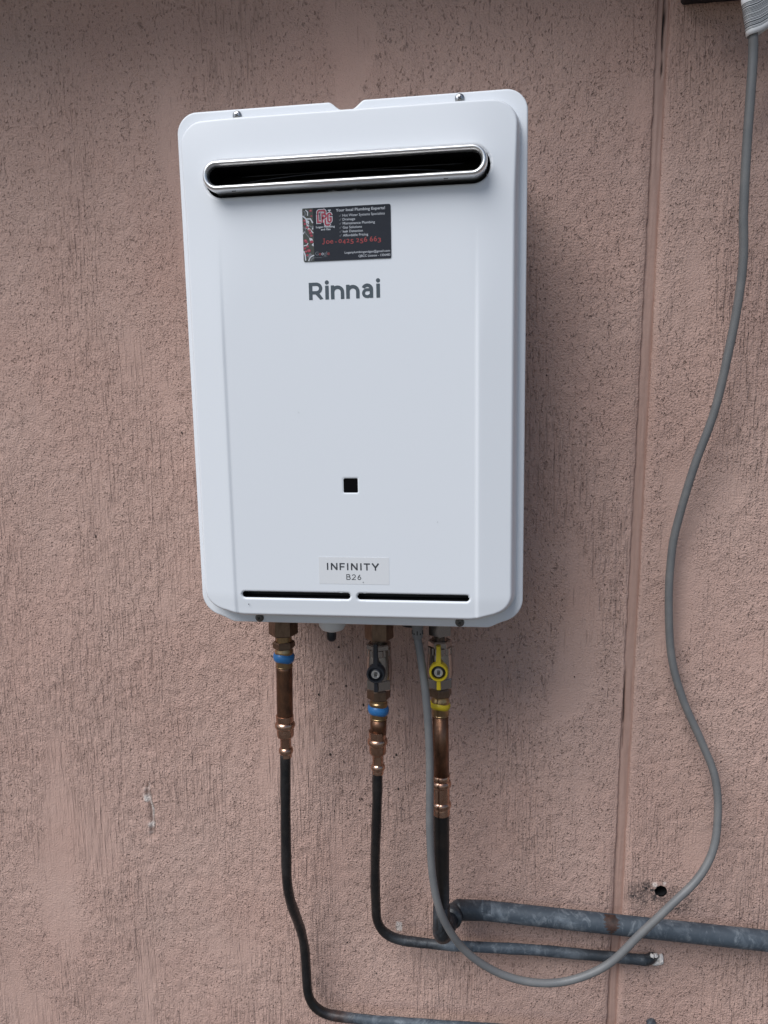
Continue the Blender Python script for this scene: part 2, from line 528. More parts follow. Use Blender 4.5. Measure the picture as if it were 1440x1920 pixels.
chip = np.clip(chip * (0.75 + 0.35 * jit) + 0.95 * dabm, 0, 1)
HX, HZ, HR = 0.3657, 0.8325, 0.0078
rr = np.hypot(Xg - HX, Zg - HZ)
stain = sstep(0.020, 0.006, np.hypot((Xg - (HX - 0.022)) / 1.5, (Zg - (HZ - 0.004)))) * 1.0
stain += sstep(0.022, 0.006, np.hypot((Xg - (HX + 0.019)) / 1.45, (Zg - (HZ - 0.012)))) * 1.0
stain += 0.35 * sstep(0.05, 0.01, np.hypot((Xg - HX) / 1.4, Zg - HZ + 0.016))
stain = np.clip(stain, 0, 1) * (0.6 + 0.4 * np.clip(jit + 0.4, 0, 1))
stain += 0.55 * sstep(0.004, 0.0, np.abs(Xg - (HX + 0.0045))) * 0
H += 0.0008 * gauss(rr - HR - 0.0015, 0.0022)
chip = np.clip(chip + 0.7 * sstep(0.0026, 0.001, np.hypot(Xg - HX + 0.008, Zg - HZ - 0.0085) + 0.0008 * jit) + 0.7 * sstep(0.0024, 0.001, np.hypot(Xg - HX - 0.004, Zg - HZ - 0.0112) + 0.0006 * jit), 0, 1)

# snap the rim of the drill hole onto its circle
band = np.abs(rr - HR) < D * 0.62
fac = np.where(band, HR / np.maximum(rr, 1e-6), 1.0)
Xg = np.where(band, HX + (Xg - HX) * fac, Xg); Zg2 = np.where(band, HZ + (Zg - HZ) * fac, Zg)
rr2 = np.hypot(Xg - HX, Zg2 - HZ)
Yg = -H
# rounded return of each panel into the joint
nL = len(uL)
jitter_edge = 0.00035 * gnoise(NR, 16, 0.004, 0.05, 31)[:, 0]
for j, dy in zip(range(nL - 9, nL), (0, 0.0001, 0.0003, 0.0007, 0.0013, 0.0021, 0.0035, 0.006, 0.012)):
    Yg[:, j] += dy; Xg[:, j] += jitter_edge
for j, dy in zip(range(nL, nL + 9), (0.012, 0.006, 0.0035, 0.0021, 0.0013, 0.0008, 0.0004, 0.0002, 0)):
    Yg[:, j] += dy; Xg[:, j] += 0.6 * np.roll(jitter_edge, 90)
cen = 0.25 * (rr2[:-1, :-1] + rr2[1:, :-1] + rr2[:-1, 1:] + rr2[1:, 1:])
keep = cen > HR * 0.97
grid_mesh('render_panel', Xg[:, :nL], Yg[:, :nL], Zg2[:, :nL], None, 'wall', wall,
          [('rough', smooth_mask[:, :nL]), ('drag', streakmask[:, :nL]), ('pit', pitv[:, :nL]), ('stain', stain[:, :nL] * 0), ('chip', chip[:, :nL])])
grid_mesh('render_panel', Xg[:, nL:], Yg[:, nL:], Zg2[:, nL:], keep[:, nL:], 'wall', wall,
          [('rough', smooth_mask[:, nL:]), ('drag', streakmask[:, nL:]), ('pit', pitv[:, nL:]), ('stain', stain[:, nL:]), ('chip', chip[:, nL:])])
del lumps, wave, drag

# sealant bead in the joint
zj = np.concatenate([np.array([0.0, 0.4]), np.arange(0.48, 2.03, 0.003), np.array([2.1, 2.138])])
uj = np.linspace(-0.001, JW + 0.001, 19)
ZJ, UJ = np.meshgrid(zj, uj, indexing='ij')
t = (UJ - JW / 2) / (JW / 2)
sj = gnoise(len(zj), len(uj), 0.008, 0.002, 41)
YJ = 0.0042 - 0.0009 * (1 - t ** 2) + 0.0002 * sj
cr = np.clip(gnoise(len(zj), 32, 0.006, 0.1, 42)[:, :1], -1, 1)
crack = gauss(UJ - 0.0016 - 0.0005 * cr, 0.0008) * sstep(1.055, 1.065, ZJ) * sstep(1.14, 1.10, ZJ)
crack += 0.55 * gauss(UJ - 0.0022 - 0.0004 * cr, 0.0006) * sstep(1.02, 1.03, ZJ) * sstep(1.06, 1.05, ZJ)
up_ = sstep(1.825, 1.84, ZJ) * np.clip(gnoise(len(zj), 32, 0.0035, 0.1, 43)[:, :1] + 0.1, 0, 1)
crack += gauss(UJ - 0.0072 - 0.0007 * cr, 0.0009) * up_
deep = sstep(1.872, 1.886, ZJ) * np.clip(0.6 + 0.5 * gnoise(len(zj), 32, 0.0028, 0.1, 44)[:, :1], 0.15, 1) * gauss(UJ - 0.0078 - 0.0006 * cr, 0.0018)
crack = np.clip(crack + deep, 0, 1)
YJ += 0.004 * crack
YJ[0, :] = YJ[1, :]; 
grid_mesh('joint_sealant', UJ + xj(ZJ), YJ, ZJ, None, 'sealant', wall, [('crack', crack)])

# lining of the drill hole, dark cavity behind
hv, hf = disc_y([(HR * 0.5, 0.060), (HR, 0.060), (HR, 0.004), (HR * 1.02, 0.0002)], HX, HZ, 40, False)
hv2, hf2 = disc_y([(0.0001, 0.060), (HR * 0.5, 0.060)], HX, HZ, 40, False)
obj('drill_hole', join((hv, hf), (hv2, hf2)), 'black', wall)
# backing so that nothing shows through the joint
obj('backing', box(-3.6, 4.0, 0.062, 0.10, 0.001, 2.135), 'black', wall, False)

# mud specks under the heater
V, F = [], []
def speck(x, z, r, el=1.0, yb=-0.0004):
    n = len(V); a0 = random.random() * 6
    for i in range(7):
        a = a0 + 2 * math.pi * i / 7; q = r * random.uniform(0.65, 1.2)
        V.append((x + q * math.cos(a), yb + 0.0012, z + q * el * math.sin(a)))
    V.append((x, yb - r * 0.55, z))
    for i in range(7): F.append((n + i, n + (i + 1) % 7, n + 7))
for i in range(55):
    x = random.gauss(-0.02, 0.055); z = random.uniform(0.90, 1.17) if random.random() < 0.8 else random.uniform(0.70, 0.92)
    speck(x, z, random.choice((0.0007, 0.0008, 0.001, 0.0012, 0.0016)), random.uniform(0.8, 1.7))
for x, z, r in ((-0.086, 1.085, 0.0024), (-0.073, 0.999, 0.0019), (0.055, 1.03, 0.0017)):
    speck(x, z, r, 1.2)
for i in range(40):
    speck(random.uniform(-0.5, 0.45), random.uniform(0.62, 1.9), random.choice((0.0007, 0.0009, 0.0012)), random.uniform(0.9, 2.2))
o = obj('dirt_specks', (V, F), 'speck', wall); tag(o, kind='stuff')

# ------------------------------------------------------------------ water heater
HC = 1.5                                              # height of the middle of the cover
heater = thing('water_heater', (0, -0.085, 1.215), 'white wall mounted gas water heater with steel flue slot and grey lettering', 'water heater')
FL = -0.165                                           # flange plane

W2, H2 = 0.175, 0.265
dd = (np.arange(0, 9) / 9.0) ** 2 * 0.006
xs = np.concatenate([-W2 + dd, np.linspace(-W2 + 0.006, W2 - 0.006, 339), (W2 - dd)[::-1]])
ve = (np.arange(0, 7) / 7.0) ** 2 * 0.004
vs = np.concatenate([ve, np.linspace(0.004, 0.526, 523), 0.530 - ve[::-1]]) / 0.530
def top_edge(x):
    ax = np.abs(x); r = 0.021
    z = np.full_like(x, H2)
    c = ax > W2 - r
    z = np.where(c, H2 - r + np.sqrt(np.maximum(r * r - (ax - (W2 - r)) ** 2, 0)), z)
    return z - 0.0076 * (1 - sstep(0.0050, 0.0185, ax))
def bottom_edge(x):
    ax = np.abs(x); r = 0.026
    z = -H2 + 0.0063 * sstep(0.1370, 0.1560, ax)
    zz = np.where(ax > W2 - r, r - np.sqrt(np.maximum(r * r - (ax - (W2 - r)) ** 2, 0)), 0)
    return z + zz
zt, zb = top_edge(xs), bottom_edge(xs)
VV, XX = np.meshgrid(vs, xs, indexing='ij')
ZT, ZB = np.broadcast_to(zt, XX.shape), np.broadcast_to(zb, XX.shape)
ZZ = ZB + VV * (ZT - ZB)

def rrect(x, z, hx, z0, z1, r0, r1):
    """inside distance (positive inside) of a rounded rectangle, bottom radius r0, top radius r1; z0 may vary"""
    zc = (z0 + z1) / 2; hz = (z1 - z0) / 2
    r = np.where(z > zc, r1, r0)
    qx = np.abs(x) - (hx - r); qz = np.abs(z - zc) - (hz - r)
    outside = np.hypot(np.maximum(qx, 0), np.maximum(qz, 0)) + np.minimum(np.maximum(qx, qz), 0) - r
    return -outside

FLZ = 0.1918                                          # flue slot centre
holes = [('st', 0.0, FLZ, 0.1394, 0.0165, 0.0030), ('st', -0.06195, -0.2271, 0.05845, 0.0034, 0.0017),
         ('st', 0.0619, -0.2272, 0.0581, 0.0034, 0.0017), ('sq', -0.0003, -0.1108, 0.0074, 0.0074, 0.0006)]
def hole_sdf(h, x, z):
    kind, cx, cz, a, b, _ = h
    if kind == 'st':
        return np.hypot(np.maximum(np.abs(x - cx) - (a - b), 0), z - cz) - b
    r = 0.0010
    qx, qz = np.abs(x - cx) - (a - r), np.abs(z - cz) - (b - r)
    return np.hypot(np.maximum(qx, 0), np.maximum(qz, 0)) + np.minimum(np.maximum(qx, qz), 0) - r
# snap grid points near a hole rim onto the rim
for h in holes:
    for _ in range(3):
        s = hole_sdf(h, XX, ZZ); e = 1e-5
        gx = (hole_sdf(h, XX + e, ZZ) - hole_sdf(h, XX - e, ZZ)) / (2 * e)
        gz = (hole_sdf(h, XX, ZZ + e) - hole_sdf(h, XX, ZZ - e)) / (2 * e)
        b_ = np.abs(s) < 0.00062
        XX = np.where(b_, XX - s * gx, XX); ZZ = np.where(b_, ZZ - s * gz, ZZ)

def relief(x, z):
    """height of the pressed cover above the flange plane"""
    ax = np.abs(x)
    up = sstep(0.02, 0.16, z)
    w = 0.0007 + 0.011 * up
    u = ax - 0.1295
    soft = np.where(u / w > 30, u, w * np.log1p(np.exp(np.clip(u / w, -40, 30))))
    face = 0.0245 + 0.0011 * (1 - up) * sstep(0.1253, 0.1292, ax) - 0.150 * soft - 0.0022 * (np.maximum(z - 0.195, 0) / 0.055) ** 2
    face = face - 0.0012 * sstep(-0.225, -0.25, z)
    zb0 = -0.2560 + 0.0058 * sstep(0.118, 0.152, ax)
    d = rrect(x, z, 0.1690, zb0, 0.2535, 0.027, 0.027)
    wd = 0.0085 - 0.0025 * sstep(0.15, 0.24, z)
    t = np.clip(d / wd, 0, 1)
    # steep wall with a tight fillet at its foot and a rounder shoulder
    prof = np.where(t < 0.35, (t / 0.35) ** 2 * 0.42, 1 - 0.58 * ((1 - t) / 0.65) ** 2.3)
    return face * prof
dep = relief(XX, ZZ)
# rolled outer edge
dx = W2 - np.abs(XX)
slopeT = np.abs(np.gradient(zt, xs)); slopeB = np.abs(np.gradient(zb, xs))
de = np.minimum(dx, np.minimum((ZT - ZZ) / np.sqrt(1 + slopeT ** 2), (ZZ - ZB) / np.sqrt(1 + slopeB ** 2)))
re_ = 0.0018
q = np.clip(re_ - de, 0, re_)
dep = dep - (re_ - np.sqrt(np.maximum(re_ ** 2 - q ** 2, 0)))
smin = np.full_like(XX, 1.0)
for h in holes:
    s = hole_sdf(h, XX, ZZ); r_ = h[5]
    q = np.clip(r_ - s, 0, r_)
    dep = dep - (r_ - np.sqrt(np.maximum(r_ ** 2 - q ** 2, 0))) * np.where(s > -0.0003, 1, 0)
    smin = np.minimum(smin, s)
cs = 0.25 * (smin[:-1, :-1] + smin[1:, :-1] + smin[:-1, 1:] + smin[1:, 1:])
cover = grid_mesh('front_cover', XX, FL - dep, ZZ + HC, cs > -0.0001, 'enamel', heater)
# folded edge of the cover and the casing behind it
nr, nc = XX.shape
loop = [(0, j) for j in range(nc)] + [(i, nc - 1) for i in range(1, nr)] + [(nr - 1, j) for j in range(nc - 2, -1, -1)] + [(i, 0) for i in range(nr - 2, 0, -1)]
ye = FL - dep
V = [(XX[i, j], ye[i, j], ZZ[i, j] + HC) for i, j in loop] + [(XX[i, j], FL + 0.016, ZZ[i, j] + HC) for i, j in loop]
n = len(loop)
F = [(a, n + a, n + (a + 1) % n, (a + 1) % n) for a in range(n)]
obj('folded_edge', (V, F), 'enamel', heater)
def rr_pts(x0, x1, z0, z1, r, n=5):
    P = []
    for cx, cz, a0 in ((x1 - r, z0 + r, -90), (x1 - r, z1 - r, 0), (x0 + r, z1 - r, 90), (x0 + r, z0 + r, 180)):
        for i in range(n + 1):
            a = R(a0 + 90 * i / n); P.append((cx + r * math.cos(a), cz + r * math.sin(a)))
    return P
P = rr_pts(-0.1675, 0.1675, HC - 0.2555, HC + 0.2545, 0.025, 10)
n = len(P)
V = [(a, FL + 0.004, b) for a, b in P] + [(a, -0.014, b) for a, b in P]
F = [tuple(range(n)), tuple(reversed(range(n, 2 * n)))] + [(i, n + i, n + (i + 1) % n, (i + 1) % n) for i in range(n)]
obj('casing', (V, F), 'casing', heater, auto=40)
for zb_ in (HC + 0.20, HC - 0.245):
    obj('wall_bracket', box(-0.10, 0.10, -0.0138, 0.002, zb_, zb_ + 0.045), 'screw', heater, False)

# flue outlet: dark well, throat, rolled steel ring, drain slots
FZ = HC + FLZ
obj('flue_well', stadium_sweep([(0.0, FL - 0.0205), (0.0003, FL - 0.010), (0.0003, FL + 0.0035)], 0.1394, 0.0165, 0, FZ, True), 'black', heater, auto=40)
ring_prof = [(-0.0008, -0.1972)] + [(0.00205 - 0.00285 * math.cos(R(a)), -0.1985 - 0.0052 * math.sin(R(a))) for a in range(10, 171, 16)] + [(0.0049, -0.1945), (0.0043, -0.1930), (0.0041, -0.1700)]
ring = obj('flue_ring', stadium_sweep(ring_prof, 0.1320, 0.0094, 0, FZ, False, 32), 'steel', heater, auto=50)
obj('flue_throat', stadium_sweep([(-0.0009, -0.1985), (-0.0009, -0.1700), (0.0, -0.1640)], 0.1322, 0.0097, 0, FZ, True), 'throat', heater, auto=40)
# curved baffle lip inside the throat
bp = [Vector((-0.118 + 0.236 * i / 40, -0.180 - 0.0035 * math.sin(math.pi * i / 40), FZ - 0.0055 + 0.0075 * math.sin(math.pi * i / 40) ** 0.6)) for i in range(41)]
obj('flue_baffle', tube(bp, 0.0007, 8), 'black_plastic', heater)
bp = [Vector((-0.105 + 0.220 * i / 20, -0.176, FZ + 0.0050 + 0.0004 * math.sin(math.pi * i / 20))) for i in range(21)]
obj('flue_baffle', tube(bp, 0.0007, 8), 'black_plastic', heater)
for x in (-0.1065, 0.0985):
    obj('drain_slot', stadium_sweep([(0.0, -0.1990), (0.0, -0.1993)], 0.0021, 0.0006, x, FZ - 0.0141, True, 8), 'black', ring)

# air intake recesses behind the two lower slots, flame window
for h in holes[1:3]:
    obj('intake_recess', stadium_sweep([(0.00005, FL - 0.0215), (0.0001, FL - 0.008)], h[3], h[4], h[1], HC + h[2], True), 'black', heater, auto=40)
bevel(obj('flame_window', box(-0.0082, 0.0076, FL - 0.0232, FL - 0.018, HC - 0.1108 - 0.0079, HC - 0.1108 + 0.0079), 'glass', heater, False), 0.0004, 2)

def screw(x, z, mat, y0=FL, r=0.0047, washer=False):
    prof = [(r, y0 + 0.0005), (r, y0 - 0.0007), (r * 0.93, y0 - 0.0014), (r * 0.78, y0 - 0.0021), (r * 0.5, y0 - 0.0026), (0.0003, y0 - 0.0028)]
    if washer:
        prof = [(r * 1.02, y0 + 0.0005), (r * 1.02, y0 - 0.0006), (r * 0.80, y0 - 0.0007), (r * 0.78, y0 - 0.0018), (r * 0.60, y0 - 0.0026), (0.0003, y0 - 0.0028)]
    s = obj('screw', disc_y(prof, x, z, 28), mat, heater, auto=35)
    a = random.uniform(0.2, 1.2); g = []
    for b in (a, a + math.pi / 2):
        c_, s_ = math.cos(b), math.sin(b); L_, w_ = r * 0.42, r * 0.11
        g.append(([(x + c_ * p - s_ * q_, y0 - 0.00295, z + s_ * p + c_ * q_) for p, q_ in ((-L_, -w_), (L_, -w_), (L_, w_), (-L_, w_))], [(0, 1, 2, 3)]))
        y0 -= 0.00004
    obj('screw_recess', join(*g), 'screw_slot', s, False)
screw(-0.1110, 1.7583, 'screw'); screw(0.1103, 1.7589, 'screw')
screw(-0.1101, 1.2405, 'screw_dark', washer=True); screw(0.1093, 1.2405, 'screw_dark', washer=True)

# maker's name: dotless letters plus round dots
FY = FL - 0.0245                                      # face plane of the cover
def arc(cx, cz, r, a0, a1, n=8): return [(cx + r * math.cos(R(a0 + (a1 - a0) * i / n)), cz + r * math.sin(R(a0 + (a1 - a0) * i / n))) for i in range(n + 1)]
def glyphs(paths, x0, z0, sx, sz, y):
    """stroked letters: each path is (points in units, stroke width in units)"""
    out = []
    for i, (p, w_) in enumerate(paths):
        v, f = stroke(p, w_, 0.0)
        out.append(([(x0 + a * sx, y - 0.000003 * i, z0 + max(c, 0.0) * sz) for a, b, c in v], f))
    return join(*out)
sw = 0.205                                            # stem width in cap heights
def n_at(x): return [([(x + sw / 2, 0), (x + sw / 2, 0.80)], sw), ([(x + sw / 2, 0.36)] + arc(x + 0.385, 0.40, 0.285, 168, 0, 10) + [(x + 0.67, 0)], sw * 0.98)]
nm = [([(sw / 2, 0), (sw / 2, 1)], sw), ([(sw * 0.5, 0.905), (0.43, 0.905)] + arc(0.44, 0.66, 0.245, 90, -90, 10) + [(sw * 0.5, 0.415)], 0.19), ([(0.40, 0.46), (0.74, -0.01)], 0.22)]
nm += [([(1.05, 0), (1.05, 0.80)], sw)]
nm += n_at(1.27) + n_at(2.15)
nm += [(arc(3.36, 0.50, 0.235, 160, 0, 8) + [(3.595, 0.0)], sw * 0.95), ([(3.60, 0.475), (3.36, 0.475)] + arc(3.34, 0.28, 0.197, 90, 270, 8) + [(3.42, 0.083), (3.56, 0.17)], sw * 0.82)]
nm += [([(3.98, 0), (3.98, 0.80)], sw)]
bx, bz, bu = -0.0375, 1.5738, 0.0165
wm = [glyphs(nm, bx, bz, 0.0709 / 4.083, bu, FY - 0.0002)]
for c_ in (1.05, 3.98):
    wm.append(flat_poly(circle_pts(bx + c_ * 0.0709 / 4.083, bz + 0.985 * bu, 0.00205, 24), FY - 0.0002))
o = obj('brand_lettering', join(*wm), 'print_grey', heater, False)

# model label
lab = obj('model_label', join(box(-0.0359, 0.0379, FY - 0.00018, FY + 0.0002, 1.2862, 1.3147)), 'label', heater, False)
lw = 0.19
def L_I(x): return [([(x + lw / 2, 0), (x + lw / 2, 1)], lw)]
def L_N(x): return [([(x + lw / 2, 0), (x + lw / 2, 1)], lw), ([(x + lw * 0.62, 0.93), (x + 0.95 - lw * 0.62, 0.07)], lw * 1.12), ([(x + 0.95 - lw / 2, 0), (x + 0.95 - lw / 2, 1)], lw)]
inf = L_I(0) + L_N(0.56) + [([(1.90, 0), (1.90, 1)], lw), ([(1.85, 0.91), (2.55, 0.91)], 0.18), ([(1.85, 0.47), (2.48, 0.47)], 0.18)] + L_I(2.87) + L_N(3.43) + L_I(4.75)
inf += [([(5.24, 0.91), (6.14, 0.91)], 0.18), ([(5.69, 0.95), (5.69, 0)], lw), ([(6.44, 1.0), (6.89, 0.40)], lw * 1.1), ([(7.34, 1.0), (6.89, 0.40)], lw * 1.1), ([(6.89, 0.46), (6.89, 0)], lw)]
tw = 0.125
b26 = [([(tw / 2, 0), (tw / 2, 1)], tw), ([(0, 0.94), (0.40, 0.94)] + arc(0.40, 0.74, 0.20, 90, -90) + [(0.05, 0.54)], tw), ([(0.05, 0.53), (0.43, 0.53)] + arc(0.43, 0.295, 0.235, 90, -90) + [(0, 0.06)], tw),
       (arc(1.28, 0.68, 0.26, 165, -30, 9) + [(0.98, 0.06), (1.60, 0.06)], tw), (arc(2.20, 0.31, 0.25, 100, 460, 16), tw), ([(2.36, 0.93), (2.12, 0.70), (1.97, 0.36)], tw)]
obj('lettering', join(glyphs(inf, -0.0273, 1.3010, 0.0549 / 7.42, 0.0075, FY - 0.0003), glyphs(b26, -0.0070, 1.2908, 0.0152 / 2.46, 0.0059, FY - 0.0003)), 'print_dark', lab, False)

for x, z, r_ in ((-0.1135, 1.2625, 0.0006), (0.0395, 1.2445, 0.0006), (0.0105, 1.2885, 0.0004), (-0.052, 1.464, 0.0003), (0.088, 1.352, 0.0003)):
    obj('paint_speck', disc_y([(r_, FL - 0.0249 if z > 1.25 else FL - 0.0005), (r_ * 0.6, FL - 0.0254 if z > 1.25 else FL - 0.0009)], x, z, 8), 'speck', heater)

# underside fittings of the heater
obj('drain_cap', lathe([(0.0160, 1.246), (0.0165, 1.222), (0.0160, 1.213), (0.0130, 1.2085), (0.0070, 1.2060), (0.0005, 1.2055)], -0.0430, -0.098, 36), 'casing', heater)
obj('drain_plug', lathe([(0.0045, 1.245), (0.0045, 1.196), (0.0058, 1.194), (0.0062, 1.188), (0.0056, 1.183), (0.0030, 1.1805), (0.0004, 1.180)], -0.0530, -0.060, 24), 'black_plastic', heater)
obj('inlet_socket', lathe([(0.013, 1.246), (0.013, 1.205), (0.010, 1.203)], 0.046, -0.060, 24), 'black_plastic', heater)

# ------------------------------------------------------------------ contact card stuck on the cover
card = thing('contact_card', (0.0016, FY, 1.6102), 'dark plumber contact card with red phone number stuck on the white cover', 'card')
CY = FY - 0.0007
cx0, cx1, cz0, cz1 = -0.0416, 0.0450, 1.6104, 1.6602
def rr_pts(x0, x1, z0, z1, r, n=5):
    P = []
    for cx, cz, a0 in ((x1 - r, z0 + r, -90), (x1 - r, z1 - r, 0), (x0 + r, z1 - r, 90), (x0 + r, z0 + r, 180)):
        for i in range(n + 1):
            a = R(a0 + 90 * i / n); P.append((cx + r * math.cos(a), cz + r * math.sin(a)))
    return P
P = rr_pts(cx0, cx1, cz0, cz1, 0.0016)
n = len(P)
V = [(a, CY, b) for a, b in P] + [(a, FY + 0.0001, b) for a, b in P]
F = [tuple(range(n))] + [((i + 1) % n, i, n + i, n + (i + 1) % n) for i in range(n)]
obj('card_sheet', (V, F), 'card', card, False)
I1, I2, I3 = CY - 0.00006, CY - 0.00012, CY - 0.00018
def ser(body, x, z, w, h, y=I1, bold=0.0): return text_geo(body, x, z, w, h, y, bold)
white = [ser('Your local Plumbing Experts!', -0.0083, 1.6557, 0.0480, 0.0026, bold=0.02)]
for i, (s_, w_) in enumerate((('Hot Water Systems Specialists', 0.0412), ('Drainage', 0.0122), ('Maintenance Plumbing', 0.0315), ('Gas Solutions', 0.0188), ('leak Detection', 0.0195), ('Affordable Pricing', 0.0247))):
    white.append(ser(s_, -0.0018, 1.6508 - 0.0037 * i, w_, 0.0024, bold=0.004))
white += [ser('Loganplumbingandgas@gmail.com', -0.0005, 1.6163, 0.0445, 0.0021, bold=0.004), ser('QBCC License - 1306483', 0.0130, 1.6125, 0.0312, 0.0022, bold=0.004),
          ser('Logan Plumbing', -0.0283, 1.6414, 0.0186, 0.0018, bold=0.02), ser('and Gas', -0.0234, 1.6390, 0.0094, 0.0018, bold=0.02)]
obj('lettering', join(*white), 'ink_white', card, False)
# phone line with old-style figures: small 0 2, hanging 4 5 3, tall 6
ph = [stroke([(-0.0206, 1.6311), (-0.0206, 1.6272)] + [(-0.0216 + 0.0010 * math.cos(R(t_)), 1.6272 + 0.0010 * math.sin(R(t_))) for t_ in (-30, -70, -110, -150)], 0.0007, I1), stroke([(-0.0219, 1.6310), (-0.0195, 1.6310)], 0.0004, I2), ser('oe', -0.0188, 1.6264, 0.0072, 0.0048, bold=0.004), ser('-', -0.0098, 1.6262, 0.0016, 0.0045)]
xx = -0.0063
for ch in '0425 256 663':
    if ch == ' ': xx += 0.0017; continue
    dz, hh = {'0': (0, 0.0036), '2': (0, 0.0036), '4': (-0.0012, 0.0044), '5': (-0.0012, 0.0044), '3': (-0.0012, 0.0044), '6': (0, 0.0050)}[ch]
    ph.append(ser(ch, xx, 1.6262 + dz + 0.0003, 0.0031, hh, bold=0.006)); xx += 0.0039
obj('phone_lettering', join(*ph), 'ink_red', card, False)
tick = []
for i in range(6):
    zt_ = 1.6519 - 0.0037 * i
    tick.append(stroke([(-0.0052, zt_), (-0.0045, zt_ - 0.0009), (-0.0031, zt_ + 0.0011)], 0.0004, I1))
gx = -0.0298
ggrey, gred, gwhite = [], [], []
for ch, w_, bag in (('G', 0.0033, ggrey), ('o', 0.0021, gred), ('o', 0.0021, gwhite), ('g', 0.0021, ggrey), ('l', 0.0006, ggrey), ('e', 0.0021, gred)):
    bag.append(ser(ch, gx, 1.6158, w_, 0.0036)); gx += w_ + 0.0004
ggrey.append(ser('Reviews \u2605\u2605\u2605\u2605\u2605'.replace('\u2605', '*'), -0.0298, 1.6133, 0.0120, 0.0013))
obj('tick_marks', join(*tick), 'ink_grey', card, False)
obj('review_lettering', join(*ggrey), 'ink_grey', card, False)
obj('review_lettering', join(*gred), 'ink_red', card, False)
obj('review_lettering', join(*gwhite), 'ink_white', card, False)
# three-letter emblem drawn as bent pipes
def arc(cx, cz, r, a0, a1, n=8): return [(cx + r * math.cos(R(a0 + (a1 - a0) * i / n)), cz + r * math.sin(R(a0 + (a1 - a0) * i / n))) for i in range(n + 1)]
EX, EZ, ES = -0.0274, 1.6458, 0.00091
def E_(pts): return [(EX + p[0] * ES, EZ + p[1] * ES) for p in pts]
lp = [[(1.2, 9.0), (1.2, 1.0), (4.6, 1.0)],
      [(1.4, 9.6)] + arc(3.0, 11.0, 1.6, 180, 90) + [(8.0, 12.6)] + arc(8.0, 11.4, 1.2, 90, 0) + [(9.2, 9.6)],
      [(6.0, 0.4), (6.0, 9.0), (8.2, 9.0)] + arc(8.2, 7.0, 2.0, 90, -90) + [(6.0, 5.0)],
      [(9.4, 3.6), (9.4, 0.0)] + arc(11.0, -0.6, 1.6, 180, 270) + [(12.5, -2.2)] + arc(12.5, -0.8, 1.4, 270, 350),
      [(15.6, 7.4)] + arc(13.9, 7.6, 1.7, 10, 170) + [(12.2, 2.6)] + arc(13.9, 2.4, 1.7, 190, 350) + [(15.6, 4.8), (14.0, 4.8)]]
obj('emblem_outline', join(*[stroke(E_(p), 0.0030, I1 - 0.00001 * i) for i, p in enumerate(lp)] + [stroke(E_([(12.4, 12.6), (15.6, 12.6)]), 0.0011, I1), stroke(E_([(14.0, 12.6), (14.0, 10.2)]), 0.0008, I1 - 0.00001)]), 'ink_white', card, False)
obj('emblem', join(*[stroke(E_(p), 0.0018, I2 - 0.00001 * i) for i, p in enumerate(lp)]), 'ink_pink', card, False)
# printed picture strip of taps and pipes along the left edge
sx0, sx1 = cx0 + 0.0001, -0.0309
obj('picture_strip', flat_poly([p for p in rr_pts(sx0, sx1, cz0 + 0.0001, cz1 - 0.0001, 0.0007)], I1), 'ink_olive', card, False)
def S_(p): return [(sx0 + a * (sx1 - sx0), cz0 + b * (cz1 - cz0)) for a, b in p]
wt = [stroke(S_([(0.02, 0.86), (0.35, 0.80), (0.75, 0.80), (0.95, 0.72)]), 0.0012, I2), flat_poly(S_([(0.25, 0.80), (0.62, 0.76), (0.55, 0.62), (0.62, 0.56), (0.50, 0.57)]), I2 - 0.00001),
      stroke(S_([(0.03, 0.52), (0.25, 0.62), (0.45, 0.64), (0.70, 0.60), (0.97, 0.53)]), 0.0009, I2 - 0.00002), flat_poly(S_([(0.85, 0.60), (0.98, 0.68), (0.98, 0.60)]), I2),
      flat_poly(S_([(0.55, 0.45), (0.85, 0.43), (0.95, 0.38), (0.65, 0.39)]), I2), stroke(S_([(0.03, 0.30), (0.35, 0.31), (0.45, 0.35)]), 0.0009, I2),
      flat_poly(S_([(0.78, 0.31), (0.97, 0.35), (0.97, 0.28)]), I2), stroke(S_([(0.03, 0.20), (0.15, 0.12), (0.18, 0.02)]), 0.0012, I2)]
wt += [stroke([(p[0], p[1]) for p in arc(sx1 + 0.0005, cz0 - 0.0006, 0.0062, 95, 172)], 0.0011, I2), stroke(S_([(0.30, 0.97), (0.50, 0.93), (0.48, 0.86)]), 0.0010, I2)]
obj('picture_print', join(*wt), 'ink_white', card, False)
wt2 = [stroke(S_([(0.03, 0.66), (0.30, 0.52), (0.62, 0.44)]), 0.0008, I2 - 0.00003), stroke(S_([(0.40, 0.72), (0.72, 0.66), (0.96, 0.64)]), 0.0009, I2 - 0.00003), flat_poly(S_([(0.30, 0.10), (0.62, 0.16), (0.80, 0.13), (0.50, 0.06)]), I2 - 0.00003), flat_poly(S_([(0.05, 0.60), (0.24, 0.66), (0.30, 0.62), (0.10, 0.55)]), I2 - 0.00003)]
obj('picture_print', join(*wt2), 'ink_grey', card, False)
rd = []
